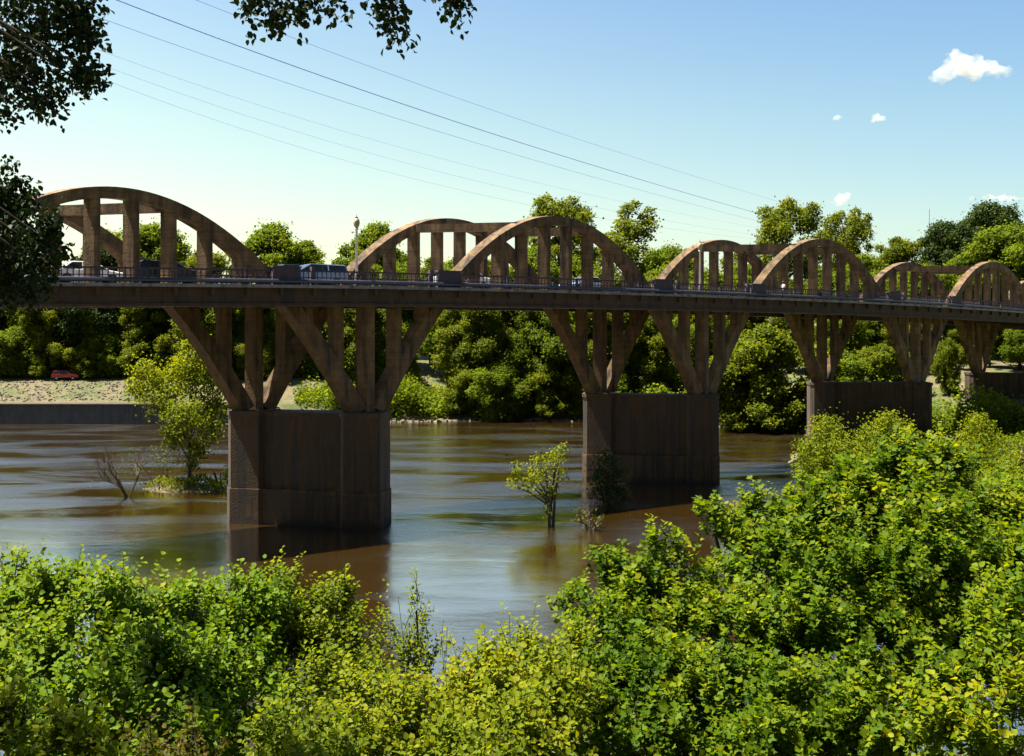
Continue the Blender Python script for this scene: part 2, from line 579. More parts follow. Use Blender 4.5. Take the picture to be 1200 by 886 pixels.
for i in range(0, 6):
    for k in (0, 1):
        q, d = side(i, k)
        mb = MB(); mb.skew(q, d, skewdir(i), .32, .46, PIER_TOP, zdeck(i) - .23)
        mb.build('pier_column', M['concrete'], bridge, off=B0)

# railings: per span and side
for i in range(-1, 5):
    for k in (0, 1):
        mb = MB(); ss = [i + j / 15 for j in range(16)]
        for zz, hw, hh in ((1.02, .07, .06), (.56, .035, .03), (.16, .04, .04)):
            rings = []
            for s in ss:
                a, _ = side(s, k, 1.45 - hw); b, _ = side(s, k, 1.45 + hw); z = zdeck(s) + zz
                rings.append([(*a, z - hh), (*b, z - hh), (*b, z + hh), (*a, z + hh)])
            mb.loft(rings)
        for s in np.arange(i, i + 1, 1 / 105):
            q, d = side(s, k, 1.45); mb.obox(q, d, .034, .03, zdeck(s) + .01, zdeck(s) + .97)
        rail = mb.build('railing', M['rail'], bridge, off=B0)
        for j in range(0, 15):
            s = i + j / 15
            if abs(j - 7.5) > 2 or True:
                big_ = j in (2, 13)
                q, d = side(s, k, 1.45)
                mb = MB(); mb.obox(q, d, .16 if big_ else .09, .16 if big_ else .09, zdeck(s) + .003, zdeck(s) + (1.34 if big_ else 1.1))
                if j in (2, 5, 8, 11, 13):
                    mb.build('railing_post', M['rail'], rail).location = -B0
        for t0, t1 in ((.150, .205), (.785, .84)):
            a, d = side(i + t0, k, 1.40); b, _ = side(i + t1, k, 1.40)
            mb = MB(); z = zdeck(i + (t0 + t1) / 2)
            mb.obox((a + b) / 2, unit(b - a), np.linalg.norm(b - a) / 2, .2, z - .05, z + 1.24)
            mb.obox((a + b) / 2, unit(b - a), np.linalg.norm(b - a) / 2 + .06, .26, z + 1.243, z + 1.36)
            mb.build('parapet_block', M['rail'], bridge, off=B0)


# ------------------------------------------------------------------ lamp posts on the bridge
def lamp(s, k, label):
    q, d = side(s, k, 1.05)
    t = thing('lamp_post', label, 'lamp post', (*q, zdeck(s)), 0, 'white lamp posts along the bridge')
    mb = MB(); mb.lathe([(.24, 0), (.24, .12), (.18, .2), (.15, .8), (.13, .9)], 12)
    mb.build('base', M['rail'], t, True)
    mb = MB(); mb.lathe([(.11, .9), (.085, 4.2), (.15, 4.25), (.15, 4.32), (.09, 4.35)], 12)
    mb.build('pole', M['white'], t, True)
    mb = MB(); mb.lathe([(.09, 4.352), (.2, 4.5), (.25, 4.75), (.2, 5.0), (.1, 5.08)], 12)
    gl = mb.build('lamp_globe', M['globe'], t, True)
    mb = MB(); mb.lathe([(.13, 5.083), (.10, 5.16), (.03, 5.2), (.015, 5.4)], 10)
    mb.build('finial', M['rail'], gl, True)


lamp(.966, 0, 'white lamp post with amber globe standing between first and second arches')
lamp(1.962, 0, 'lamp post rising before the lit left foot of the third arch')


# ------------------------------------------------------------------ vehicles
def car(name, s, v, label, cat, paint, kind='sedan', flip=False):
    a = spline(N_, s); b = spline(F_, s); q = a + (b - a) * v
    _, d = side(s, 0)
    ang = math.atan2(d[1], d[0]) + (math.pi if flip else 0)
    t = thing(name, label, cat, (*q, zdeck(s) + .05), ang, 'vehicles crossing the bridge')
    L, Wd = (4.6, .9) if kind != 'van' else (5.0, .97)
    if kind == 'sedan':
        body = [(-2.3, .35), (-2.3, .8), (-2.2, .92), (-1.5, .98), (1.1, .95), (2.15, .78), (2.3, .6), (2.3, .35)]
        cab = [(-1.75, .96), (-1.1, 1.42), (.25, 1.46), (1.15, .96)]
    elif kind == 'suv':
        body = [(-2.3, .4), (-2.35, .9), (-2.3, 1.08), (1.0, 1.08), (2.15, .98), (2.3, .75), (2.3, .4)]
        cab = [(-2.25, 1.08), (-2.0, 1.58), (.2, 1.62), (1.05, 1.08)]
    elif kind == 'pickup':
        body = [(-2.6, .45), (-2.65, 1.05), (-.6, 1.08), (1.3, 1.08), (2.4, .98), (2.55, .75), (2.55, .45)]
        cab = [(-.7, 1.07), (-.5, 1.76), (.7, 1.8), (1.5, 1.07)]
    else:
        body = [(-2.5, .4), (-2.55, 1.15), (1.4, 1.15), (2.35, 1.02), (2.5, .8), (2.5, .4)]
        cab = [(-2.5, 1.15), (-2.35, 1.62), (.5, 1.66), (1.5, 1.13)]

    def extr(mb, prof, w0, w1, zmid):
        n = len(prof)
        V = [(x, -(w0 if z <= zmid else w1), z) for x, z in prof] + [(x, (w0 if z <= zmid else w1), z) for x, z in prof]
        mb.add(V, [list(range(n)), list(range(n, 2 * n))[::-1]] + [((i + 1) % n, i, n + i, n + (i + 1) % n) for i in range(n)])
    mb = MB(); extr(mb, body, Wd, Wd * .97, .7)
    bd = mb.build('body', paint, t)
    bv = bd.modifiers.new('soft', 'BEVEL'); bv.width = .07; bv.segments = 2
    zc = cab[0][1]; zt = max(z for x, z in cab)
    mb = MB(); extr(mb, cab, Wd * .93, Wd * .78, zc + .02)
    mb.build('window_band', M['glass'], t)
    mb = MB()
    x0 = cab[1][0]; x1 = cab[2][0]
    mb.hexa([(x0 - .1, -Wd * .79, zt - .07), (x1 + .12, -Wd * .79, zt - .07), (x1 + .12, Wd * .79, zt - .07), (x0 - .1, Wd * .79, zt - .07),
             (x0 + .05, -Wd * .72, zt + .03), (x1 - .1, -Wd * .72, zt + .03), (x1 - .1, Wd * .72, zt + .03), (x0 + .05, Wd * .72, zt + .03)])
    for sy in (-1, 1):
        for xp in (x0 - .02, (x0 + x1) / 2, x1 + .05):
            dx = (cab[0][0] - x0) if xp < x0 else ((cab[3][0] - x1) * 1.0 if xp > x1 else 0)
            mb.tube([(xp + dx * .95, sy * Wd * .935, zc - .02), (xp, sy * Wd * .785, zt - .04)], .05, 5)
    mb.build('roof', paint, t)
    for sx in (-1, 1):
        for sy in (-1, 1):
            mb = MB()
            mb.tube([(sx * L * .31, sy * (Wd - .2), .33), (sx * L * .31, sy * (Wd + .02), .33)], .33, 16)
            wh = mb.build('wheel', M['tyre'], t)
            mb = MB()
            mb.tube([(sx * L * .31, sy * (Wd - .1), .33), (sx * L * .31, sy * (Wd + .035), .33)], .19, 12)
            mb.build('rim', M['steel'], wh)
    for sy in (-1, 1):
        mb = MB(); xe = body[-2][0]
        mb.box(xe - .1, xe + .012, sy * Wd * .72 - .16, sy * Wd * .72 + .16, .62, .76)
        mb.build('headlight', M['white'], t)
    return t


PW = plain('white_car_paint', (.78, .78, .76), .25, 0, .03)
PS = plain('silver_car_paint', (.45, .5, .55), .28, .4, .05)
PB = plain('slate_blue_car_paint', (.16, .22, .33), .25, .2, .05)
PK = plain('black_car_paint', (.02, .022, .028), .25, 0, .05)
PR = plain('red_car_paint', (.35, .03, .03), .3, 0, .05)
car('parked_car', .375, .35, 'low white car half hidden behind railing near the left leafy clump', 'car', PW, 'sedan')
car('suv', .452, .62, 'silver SUV glimpsed between the hangers of the first arch', 'SUV', PS, 'suv', True)
car('car', .525, .33, 'white car under the crown of the first arch', 'car', PW, 'sedan')
car('suv', .68, .36, 'dark SUV passing behind right slope of the first arch', 'SUV', PK, 'suv')
car('van', .973, .36, 'slate blue van on open deck left of white lamp post', 'van', PB, 'van', True)
car('van', 1.03, .62, 'black van on open deck just behind the white lamp post', 'van', PK, 'van')
car('pickup_truck', 1.345, .35, 'white pickup truck framed inside the left half of the second arch', 'pickup truck', PW, 'pickup')
car('car', 1.71, .35, 'silver car by right foot of the second arch', 'car', PS, 'sedan', True)
rc = car('car', 0, 0, 'red car parked on far bank above the stony slope', 'car', PR, 'suv')
rc.location = (-81.5, 187.2, H(-81.5, 187.2)); rc.rotation_euler = (0, 0, .1)
del rc['group']


# ------------------------------------------------------------------ person on the sidewalk
def person(s, off, label):
    q, d = side(s, 0, off)
    t = thing('person', label, 'person', (*q, zdeck(s)), math.atan2(d[1], d[0]) - math.pi / 2)
    J = [((0, 0, .95), .135), ((0, .01, 1.15), .12), ((0, 0, 1.38), .15), ((0, 0, 1.5), .06), ((0, .02, 1.58), .07), ((0, .03, 1.68), .095), ((0, .02, 1.76), .06),
         ((-.19, 0, 1.40), .06), ((-.25, .03, 1.14), .045), ((-.22, .18, .96), .035), ((-.21, .25, .92), .03),
         ((.19, 0, 1.40), .06), ((.25, .03, 1.14), .045), ((.22, .18, .98), .035), ((.21, .25, .95), .03),
         ((-.09, 0, .88), .09), ((-.1, .04, .48), .065), ((-.1, -.02, .09), .045), ((-.1, .14, .04), .04),
         ((.09, 0, .88), .09), ((.1, .10, .49), .065), ((.1, .12, .09), .045), ((.1, .27, .04), .04)]
    E = [(0, 1), (1, 2), (2, 3), (3, 4), (4, 5), (5, 6), (2, 7), (7, 8), (8, 9), (9, 10), (2, 11), (11, 12), (12, 13), (13, 14),
         (0, 15), (15, 16), (16, 17), (17, 18), (0, 19), (19, 20), (20, 21), (21, 22)]

    def skin(name, idx, grow, m, parent, trim=None):
        mp = {j: n for n, j in enumerate(idx)}
        me = bpy.data.meshes.new(name)
        me.from_pydata([J[j][0] if not trim or j not in trim else trim[j] for j in idx], [(mp[a], mp[b]) for a, b in E if a in mp and b in mp], [])
        o = link(bpy.data.objects.new(name, me), parent)
        md = o.modifiers.new('skin', 'SKIN')
        me.skin_vertices.new() if not me.skin_vertices else None
        for n, j in enumerate(idx):
            r = J[j][1] + grow
            me.skin_vertices[0].data[n].radius = (r, r * .9)
        me.skin_vertices[0].data[0].use_root = True
        o.modifiers.new('sub', 'SUBSURF').levels = 1
        me.materials.append(m)
        return o
    bd = skin('body', list(range(len(J))), 0, M['skin'], t)
    skin('shirt', [0, 1, 2, 7, 8, 11, 12], .03, M['shirt'], t)
    skin('trousers', [0, 15, 16, 17, 19, 20, 21], .022, M['jeans'], t)
    mb = MB(); mb.lathe([(.03, .13), (.085, .1), (.115, .03), (.105, -.04), (.07, -.08)], 12, (0, -.0, 1.70))
    mb.build('hair', M['hair'], t, True)


person(2.300, .95, 'person in a pale pink shirt walking along the bridge railing')

# ------------------------------------------------------------------ power lines
WL = [((230, 0), (600, 137), (885, 228), 'uppermost of six power lines slanting across the sky', .036),
      ((137, 0), (600, 164), (870, 245), 'second power line from the top, the boldest one', .075),
      ((120, 22), (600, 180), (860, 252), 'third power line from the top, close below the bold one', .036),
      ((125, 62), (600, 207), (860, 262), 'fourth power line from the top, faint against the sky', .018),
      ((135, 82), (600, 222), (850, 270), 'fifth power line from the top, faint against the sky', .018),
      ((145, 102), (600, 236), (840, 275), 'lowest of six power lines slanting across the sky', .018)]
for (a, b, c_, lab, r) in WL:
    co = np.polyfit([a[0], b[0], c_[0]], [a[1], b[1], c_[1]], 2)
    pts = []
    for x in np.linspace(-140, 940, 40):
        iz = 1 / 130 + (x - 230) / 655 * (1 / 330 - 1 / 130)
        pts.append(S(x, np.polyval(co, x), 1 / iz))
    p0 = np.array(pts[0])
    mb = MB(); mb.tube(pts, r, 5)
    o = mb.build('power_line', M['wire'], off=p0); o.location = p0
    tag(o, lab, 'power line', 'power lines above the river')

# far radio mast
mx, my = S(1089, 388, 620)[:2]
mz = H(mx, my)
t = thing('radio_mast', 'thin grey radio mast rising above the trees far behind the right arch', 'mast', (mx, my, mz))
top = CAM_H + 143 / F * 620 - mz
mb = MB()
for k in range(3):
    a0 = k * 2.094
    mb.tube([(1.0 * math.cos(a0), 1.0 * math.sin(a0), 0), (.35 * math.cos(a0), .35 * math.sin(a0), top * .86)], .14, 4)
for j in range(28):
    f0, f1 = j / 28, (j + 1) / 28
    for k in range(3):
        a0, a1 = k * 2.094, (k + 1) * 2.094
        r0 = 1 - .65 * f0; r1 = 1 - .65 * f1
        mb.tube([(r0 * math.cos(a0), r0 * math.sin(a0), f0 * top * .86), (r1 * math.cos(a1), r1 * math.sin(a1), f1 * top * .86)], .08, 3)
mb.build('lattice', M['steel'], t)
mb = MB(); mb.tube([(0, 0, top * .85), (0, 0, top)], .2, 6)
mb.build('antenna', M['steel'], t)

# ------------------------------------------------------------------ far bank wall, stones
m_wall = concrete('river_wall_concrete', (.10, .10, .105), (.06, .064, .07), (.035, .038, .045), (.02, .022, .028))
mb = MB()
wx = np.linspace(-130, -38, 24)
mb.loft([[(x, 162.9 + .3 * math.sin(x * .05) - .45, -2), (x, 165.2, -2), (x, 165.2, 3.0), (x, 162.9 + .3 * math.sin(x * .05), 3.0)] for x in wx])
wall = mb.build('river_wall', m_wall, off=(-80, 164, -2)); wall.location = (-80, 164, -2)
tag(wall, 'long dark concrete retaining wall along the far bank at the water', 'wall')
mb = MB()
mb.loft([[(x, 162.75 + .3 * math.sin(x * .05), 3.003), (x, 165.9, 3.003), (x, 165.9, 3.2), (x, 162.75 + .3 * math.sin(x * .05), 3.2)] for x in wx])
mb.build('coping', M['fascia'], wall, off=(-80, 164, -2))


def rocks(name, pts, sizes, m, label):
    base = np.array([(-1, -.8, -.5), (.9, -1, -.5), (1, .8, -.5), (-.8, 1, -.5), (-.6, -.5, .5), (.6, -.65, .6), (.5, .6, .45), (-.55, .5, .6)])
    mb = MB()
    for q, s_ in zip(pts, sizes):
        j = base * s_ * rng.uniform(.6, 1.2, 3) + rng.normal(0, .12 * s_, (8, 3))
        a = rng.random() * 6.28
        R = np.array([(math.cos(a), -math.sin(a), 0), (math.sin(a), math.cos(a), 0), (0, 0, 1)])
        mb.hexa((j @ R.T + q).tolist())
    o = mb.build(name, m)
    o['kind'] = 'stuff'; o['label'] = label
    return o


px_ = rng.uniform(-125, -58, 1500); py_ = rng.uniform(172, 186, 1500)
rocks('rubble', np.stack([px_, py_, height(px_, py_) + .05], 1), rng.uniform(.12, .32, 1500), M['rock'], 'pale stony riprap slope above the retaining wall')
px_ = rng.uniform(-34.5, -26.5, 60); py_ = rng.uniform(94.2, 97.5, 60)
rocks('gravel', np.stack([px_, py_, np.maximum(height(px_, py_), 0) + .02], 1), rng.uniform(.06, .18, 60), M['rock'], 'tan stones on the small shoal below the river tree')
px_ = rng.uniform(-28, 14, 130); py_ = lerp(px_, SHX, SHY) + rng.uniform(-1, 2, 130)
rocks('rubble', np.stack([px_, py_, np.maximum(height(px_, py_), 0)], 1), rng.uniform(.2, .6, 130), M['rock'], 'tan stones along the far waterline behind the pier')


# ------------------------------------------------------------------ vegetation builders
def branches(mb, p, d, L, r, depth, spread=.6, n=3, up=.15, tips=None, seg=3):
    pts = [np.array(p, float)]; dd = np.array(d, float)
    for i in range(seg):
        dd = unit(dd + rng.normal(0, .13, 3) + np.array((0, 0, up * .3)))
        pts.append(pts[-1] + dd * L / seg)
    mb.tube(pts, list(np.linspace(r, r * .6, seg + 1)), 5 if depth > 1 else 4, caps=False)
    if depth == 0:
        if tips is not None:
            tips.append((pts[-1], dd))
        return
    for k in range(n):
        nd = unit(dd + rng.normal(0, spread, 3) + np.array((0, 0, up)))
        st = pts[-1] if k == 0 else pts[-1 - (k % 2)]
        branches(mb, st, nd, L * rng.uniform(.6, .8), r * .58, depth - 1, spread, n, up, tips, seg)


def puff_leaves(centers, radii, per, size, flat=.85, puffy=.35):
    """leaf points on and inside a set of puffs, denser to the outside and top"""
    P, D, N, T = [], [], [], []
    for c, r in zip(centers, radii):
        n = int(per * r * r)
        d = unit(rdir(n) + np.array((0, 0, .25)))
        wob = 1 + .22 * np.sin(d[:, 0] * 7 + c[0]) * np.sin(d[:, 1] * 6 + c[1] * 3) + .16 * np.sin(d[:, 2] * 11 + c[2])
        rad = r * wob * (1 - puffy * rng.random(n) ** 1.3) * (1 + .30 * np.maximum(rng.normal(size=n), -.5) * (rng.random(n) < .45))
        p = c + d * rad[:, None] * np.array((1, 1, flat))
        P.append(p); N.append(unit(d + rng.normal(0, .45, (n, 3)) + np.array((0, 0, .35)))); D.append(rdir(n) + np.array((0, 0, -.2)))
        T.append(np.clip(.45 + rng.normal(0, .2, n) + rng.normal(0, .10), 0, 1))
    P, D, N, T = map(np.concatenate, (P, D, N, T))
    return P, D, N, T


def crown_puffs(Hh, R, base, n, rr, open_=0.0):
    cs, rs = [], []
    lean = rng.normal(0, .12, 2) * R
    lob = rng.uniform(0, 6.28, 3)
    for i in range(n):
        f = ((i + rng.random()) / n) ** .9
        z = base + (Hh - base) * f * .97
        prof = math.sqrt(max(.05, 1 - (2 * f - .80) ** 2 / 1.5))
        a = i * 2.4 + rng.normal(0, .6)
        asym = 1 + .22 * math.sin(a * 2 + lob[0] + z * .3) + .15 * math.sin(a * 3 + lob[1] - z * .5)
        q = R * prof * asym * rng.uniform(.25, .88)
        rad = R * rr * rng.choice([.55, .75, .95, 1.15])
        cs.append(np.array((q * math.cos(a) + lean[0] * f, q * math.sin(a) + lean[1] * f, z - rad * .4 * f)))
        rs.append(rad)
    return cs, rs


def make_tree(name, Hh, R, base, n, rr, leafsize, per, lm, trunk_r):
    """builds a tree at the origin: empty > trunk (> limbs inside), crown"""
    t = bpy.data.objects.new(name, None); link(t)
    cs, rs = crown_puffs(Hh, R, base, n, rr)
    mb = MB()
    mb.tube([(0, 0, -.8), (.1, 0, base * .6), (.2 * rng.normal(), .2 * rng.normal(), base + (Hh - base) * .35), (0, 0, Hh * .86)],
            [trunk_r * 1.3, trunk_r, trunk_r * .65, trunk_r * .15], 8)
    for c in cs[::2]:
        z0 = max(base * .7, c[2] - R * .55)
        mb.tube([(0, 0, z0), (c[0] * .5, c[1] * .5, z0 + (c[2] - z0) * .6), tuple(c)], [trunk_r * .4, trunk_r * .25, trunk_r * .08], 5)
    mb.build('trunk', M['bark'], t, True)
    P, D, N, T = puff_leaves(cs, rs, per, leafsize)
    leaves('crown', P, D, N, leafsize * rng.uniform(.6, 1.25, len(P)), lm, t, T, 'diamond', .85)
    return t


def copy_tree(src, loc, sc, rz, label, cat, group=None, sz=1.0):
    c = src.copy(); COL.objects.link(c)
    for ch in src.children:
        d = ch.copy(); COL.objects.link(d); d.parent = c
    c.location = [float(v) for v in loc]; c.scale = (sc, sc, sc * sz); c.rotation_euler = (0, 0, rz)
    for k_ in ('label', 'category', 'group'):
        if k_ in c:
            del c[k_]
    tag(c, label, cat, group)
    return c


protos = [make_tree('broadleaf_tree', 20, 6.2, 3, 62, .27, .34, 400, M['leaf_far'], .4),
          make_tree('broadleaf_tree', 21, 5.4, 3.5, 58, .29, .33, 400, M['leaf_farbright'], .38),
          make_tree('broadleaf_tree', 19, 7.0, 2.5, 70, .25, .35, 400, M['leaf_far'], .45),
          make_tree('bank_tree', 11, 5.2, 0.6, 62, .24, .30, 450, M['leaf_far'], .25),
          make_tree('dark_tree', 20, 6.5, 3, 62, .27, .34, 400, M['leaf_fardark'], .4),
          make_tree('slender_tree', 24, 4.6, 8.0, 34, .27, .32, 280, M['leaf_farbright'], .32),  # brighter leaves here and on open_tree carry a painted backlit glow
          make_tree('open_tree', 22, 7.5, 7, 44, .21, .34, 260, M['leaf_farbright'], .36),
          make_tree('bank_tree', 11, 5.0, 0.6, 58, .24, .30, 450, M['leaf_farbright'], .25)]
used = set()


def put(k, px, ptop, d, label, cat='tree', group=None, hh=None, sz=1.0, wscale=1.0):
    x = (px - HX) / F * d
    z = H(x, d)
    h0 = {0: 20, 1: 21, 2: 19, 3: 11, 4: 20, 5: 24, 6: 22, 7: 11}[k]
    top_ = CAM_H - (ptop - HY) / F * d
    sc = (top_ - z) / h0 * wscale
    src = protos[k]
    if k not in used:
        used.add(k)
        src.location = (x, d, z); src.scale = (sc, sc, sc / wscale); src.rotation_euler = (0, 0, rng.random() * 6)
        return tag(src, label, cat, group)
    return copy_tree(src, (x, d, z), sc, rng.random() * 6, label, cat, group, 1 / wscale)


# trees that stand out above the deck
put(5, 737, 232, 200, 'slender tall tree with feathery crown right of the second arch', wscale=1.25)
put(6, 655, 228, 215, 'loose crowned tree peeping over the crown of the second arch')
put(6, 912, 232, 205, 'wide airy tree directly above the third arch')
put(6, 990, 242, 212, 'airy tree with thin bare trunk right of the third arch', wscale=.8)
put(4, 1150, 240, 215, 'tallest dark dense tree over the rightmost arch')
put(4, 1100, 262, 205, 'dark dense tree just beneath the radio mast')
put(2, 1178, 268, 190, 'broad bright green tree behind the rightmost arch', wscale=1.1)
put(1, 1050, 276, 200, 'small yellow green tree left of the radio mast')
put(0, 318, 262, 195, 'rounded light green tree above open deck right of the first arch', wscale=1.05)
put(1, 362, 280, 198, 'bright tree left of white lamp post beyond open deck')
put(0, 438, 262, 225, 'pale distant tree behind the far foot of the second arch')
put(2, 175, 266, 200, 'light green tree framed inside the first arch')
put(1, 235, 290, 190, 'low green tree behind right slope of the first arch')
put(4, 108, 290, 195, 'darker tree seen through the left hangers of the first arch')
put(2, 785, 292, 195, 'low green tree in the gap between second and third arches')
put(0, 1010, 300, 185, 'green tree in the gap between third and fourth arches')

lab = 'leafy green tree in the unbroken wood along the far bank'
grp = 'trees of the far bank wood'
spec = []
for px, pt, d in ((-120, 300, 210), (-60, 310, 196), (0, 318, 200), (45, 322, 192), (130, 332, 196), (205, 325, 205), (275, 318, 200), (395, 318, 194), (420, 305, 212),
                  (470, 310, 205), (505, 300, 212), (545, 305, 198), (585, 300, 206), (625, 290, 196), (680, 295, 204), (705, 315, 188), (835, 318, 190),
                  (760, 318, 184), (870, 312, 196), (925, 325, 186), (965, 315, 192), (1035, 318, 180), (1085, 312, 186), (1125, 300, 192), (1215, 285, 205),
                  (1235, 262, 212), (1265, 300, 190), (820, 330, 178), (330, 345, 192), (160, 350, 192), (75, 352, 195), (-30, 345, 195)):
    spec.append((px, pt, d))
for i, (px, pt, d) in enumerate(spec):
    put((0, 1, 2, 1, 2, 1, 0)[i % 7] if px < 1080 else (4, 2, 0)[i % 3], px, pt, d, lab, 'tree', grp)
# low trees and bushes at the water's edge of the far bank
lab2 = 'mid height green tree whose top is hidden behind the bridge deck'
grp2 = 'trees standing behind the bridge deck'
for i, (px, pt, d) in enumerate(((412, 345, 178), (440, 352, 182), (470, 395, 186), (540, 338, 177), (565, 345, 174), (598, 340, 176), (628, 348, 174), (660, 345, 175),
                                 (695, 350, 172), (735, 352, 172), (775, 350, 172), (815, 356, 170), (985, 362, 170), (1030, 352, 172), (1075, 360, 174),
                                 (345, 352, 190), (300, 356, 192), (1195, 352, 176), (1160, 365, 178), (1120, 385, 176), (1240, 352, 176), (250, 350, 194), (205, 352, 196),
                                 (120, 350, 198), (40, 354, 196), (-10, 352, 199), (-60, 350, 197))):
    put((1, 0, 2, 1, 1)[i % 5], px, pt, d, lab2, 'tree', grp2, wscale=1.05)
for i, (px, pt, d) in enumerate(((455, 432, 180), (485, 440, 181), (590, 425, 170), (640, 430, 170), (720, 430, 168), (545, 432, 172), (985, 410, 153), (1035, 405, 160), (425, 440, 176))):
    put((3, 7)[i % 2], px, pt, d, 'low leafy bush crouching at the far waterline under taller trees', 'bush', 'bushes at the far waterline', wscale=1.25)
for i, (px, pt, d) in enumerate(((-15, 392, 190), (22, 384, 191), (58, 395, 190), (100, 402, 189), (128, 388, 191), (165, 396, 190), (200, 390, 190), (238, 398, 189), (275, 396, 189), (318, 402, 188))):
    put((7, 3, 7)[i % 3], px, pt, d, 'bright bushy tree along the foot of the wood on the far left bank', 'tree', 'bushy trees on the far left bank', wscale=1.15)
put(7, 900, 384, 153, 'large bright rounded bush tree between second and third piers', wscale=1.15)
put(7, 862, 415, 154, 'smaller bright bush touching the right edge of second pier', wscale=1.2)
put(7, 1112, 398, 158, 'leaning green tree between third and fourth piers', wscale=.6)


def understory(name, n, xr, yf, size, mname, label):
    x = rng.uniform(*xr, n); y = yf(x) + rng.gamma(2, 2.2, n)
    z = height(x, y) + rng.uniform(.1, 5.0, n) * (.35 + .65 * (np.sin(x * .6) + 1) / 2)
    P = np.stack([x, y, z], 1)
    o = leaves(name, P, rdir(n), unit(rng.normal(0, .6, (n, 3)) + np.array((0, -.2, .8))), size * rng.uniform(.6, 1.3, n), M[mname], None, None, 'diamond', .9)
    o['kind'] = 'stuff'; o['label'] = label
    return o


understory('undergrowth', 40000, (-30, 75), lambda x: lerp(x, SHX, SHY) + .3, .5, 'leaf_far', 'tangled green undergrowth along the far waterline')
nb = rng.uniform(-9, 10, 110000); nyb = rng.uniform(4.5, 26, 110000)
nb = nb * nyb / 16
P = np.stack([nb, nyb, height(nb, nyb) + .4 + 1.1 * rng.random(110000) ** 1.3 * (1.2 + np.sin(nb * 1.7) * np.cos(nyb * 1.3))], 1)
o = leaves('undergrowth', P, rdir(110000), unit(rng.normal(0, .5, (110000, 3)) + np.array((0, 0, .8))), .10 * rng.uniform(.6, 1.3, 110000), M['leaf_green'], None, None, 'ovate')
o['kind'] = 'stuff'; o['label'] = 'dense low green growth on the near bank under the bushes'
understory('undergrowth', 9000, (-36, -12), lambda x: lerp(x, SHX, SHY) + 1.5 + 6 * rng.random(len(x)), .42, 'leaf_far', 'green bank growth right of the retaining wall')
understory('undergrowth', 34000, (-130, -20), lambda x: 0 * x + 188, .5, 'leaf_far', 'green undergrowth at the foot of far left trees')


# ------------------------------------------------------------------ plants in the river
def river_tree(name, base, Hh, lobes, size, per, lm, label, cat='tree', stems=1):
    """lobes are (x, y, z, r) in world space"""
    t = thing(name, label, cat, base)
    b = np.array(base)
    mb = MB()
    for k in range(stems):
        o_ = rng.normal(0, .12 * (stems > 1), 3); o_[2] = 0
        mb.tube([b + o_ + (0, 0, -.6), b + o_ * 3 + (0, 0, Hh * .3), b + o_ * 6 + (.1, 0, Hh * .75)], [.22 / stems ** .5, .16 / stems ** .5, .04], 6)
    for l in lobes:
        c = np.array(l[:3]); z0 = b[2] + (c[2] - b[2]) * .45
        mb.tube([(b[0], b[1], z0), ((b[0] + c[0]) / 2, (b[1] + c[1]) / 2, z0 + (c[2] - z0) * .6), c], [.09, .06, .02], 5)
    mb.build('trunk', M['bark'], t, off=b)
    P, D, N, T = puff_leaves([np.array(l[:3]) for l in lobes], [l[3] for l in lobes], per, size, .9, .6)
    leaves('crown', P, D, N, size * rng.uniform(.6, 1.25, len(P)), lm, t, T, 'diamond', .8, off=b)
    return t


def SL_(lst, d, sp=1.0):
    out = []
    for px, py, r in lst:
        q = S(px, py, d + rng.normal(0, sp))
        out.append((*q, r / F * d))
    return out


river_tree('river_tree', (-30.6, 97.2, .2), 12,
           SL_([(228, 425, 24), (205, 445, 22), (170, 440, 20), (160, 458, 16), (192, 468, 26), (235, 455, 25), (250, 480, 22), (215, 490, 26), (245, 505, 18),
                (205, 512, 18), (232, 528, 14), (222, 408, 13), (182, 455, 18), (258, 455, 10), (225, 545, 9)], 97.2),
           .28, 300, M['leaf_river'], 'bright yellow green tree growing from the little shoal left of first pier')
river_tree('river_tree', (3.0, 78, -.1), 6,
           SL_([(608, 553, 13), (632, 545, 15), (652, 538, 15), (655, 558, 12), (620, 568, 14), (645, 578, 12), (600, 568, 8), (640, 598, 8), (660, 525, 8), (628, 560, 12)], 78, .6),
           .22, 190, M['leaf_river'], 'small leaning yellow green sapling standing in the water before second pier', stems=2)
river_tree('river_shrub', (8.3, 88.5, -.1), 4,
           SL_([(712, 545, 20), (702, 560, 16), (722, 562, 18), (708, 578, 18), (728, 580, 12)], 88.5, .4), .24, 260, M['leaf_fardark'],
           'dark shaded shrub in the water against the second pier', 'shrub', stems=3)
river_tree('river_shrub', (-27.3, 96, .1), 2,
           SL_([(262, 565, 10), (270, 555, 12), (250, 572, 8), (240, 574, 6)], 96, .4), .22, 260, M['leaf_river'],
           'low yellow green shrub on the shoal touching first pier', 'shrub', stems=3)

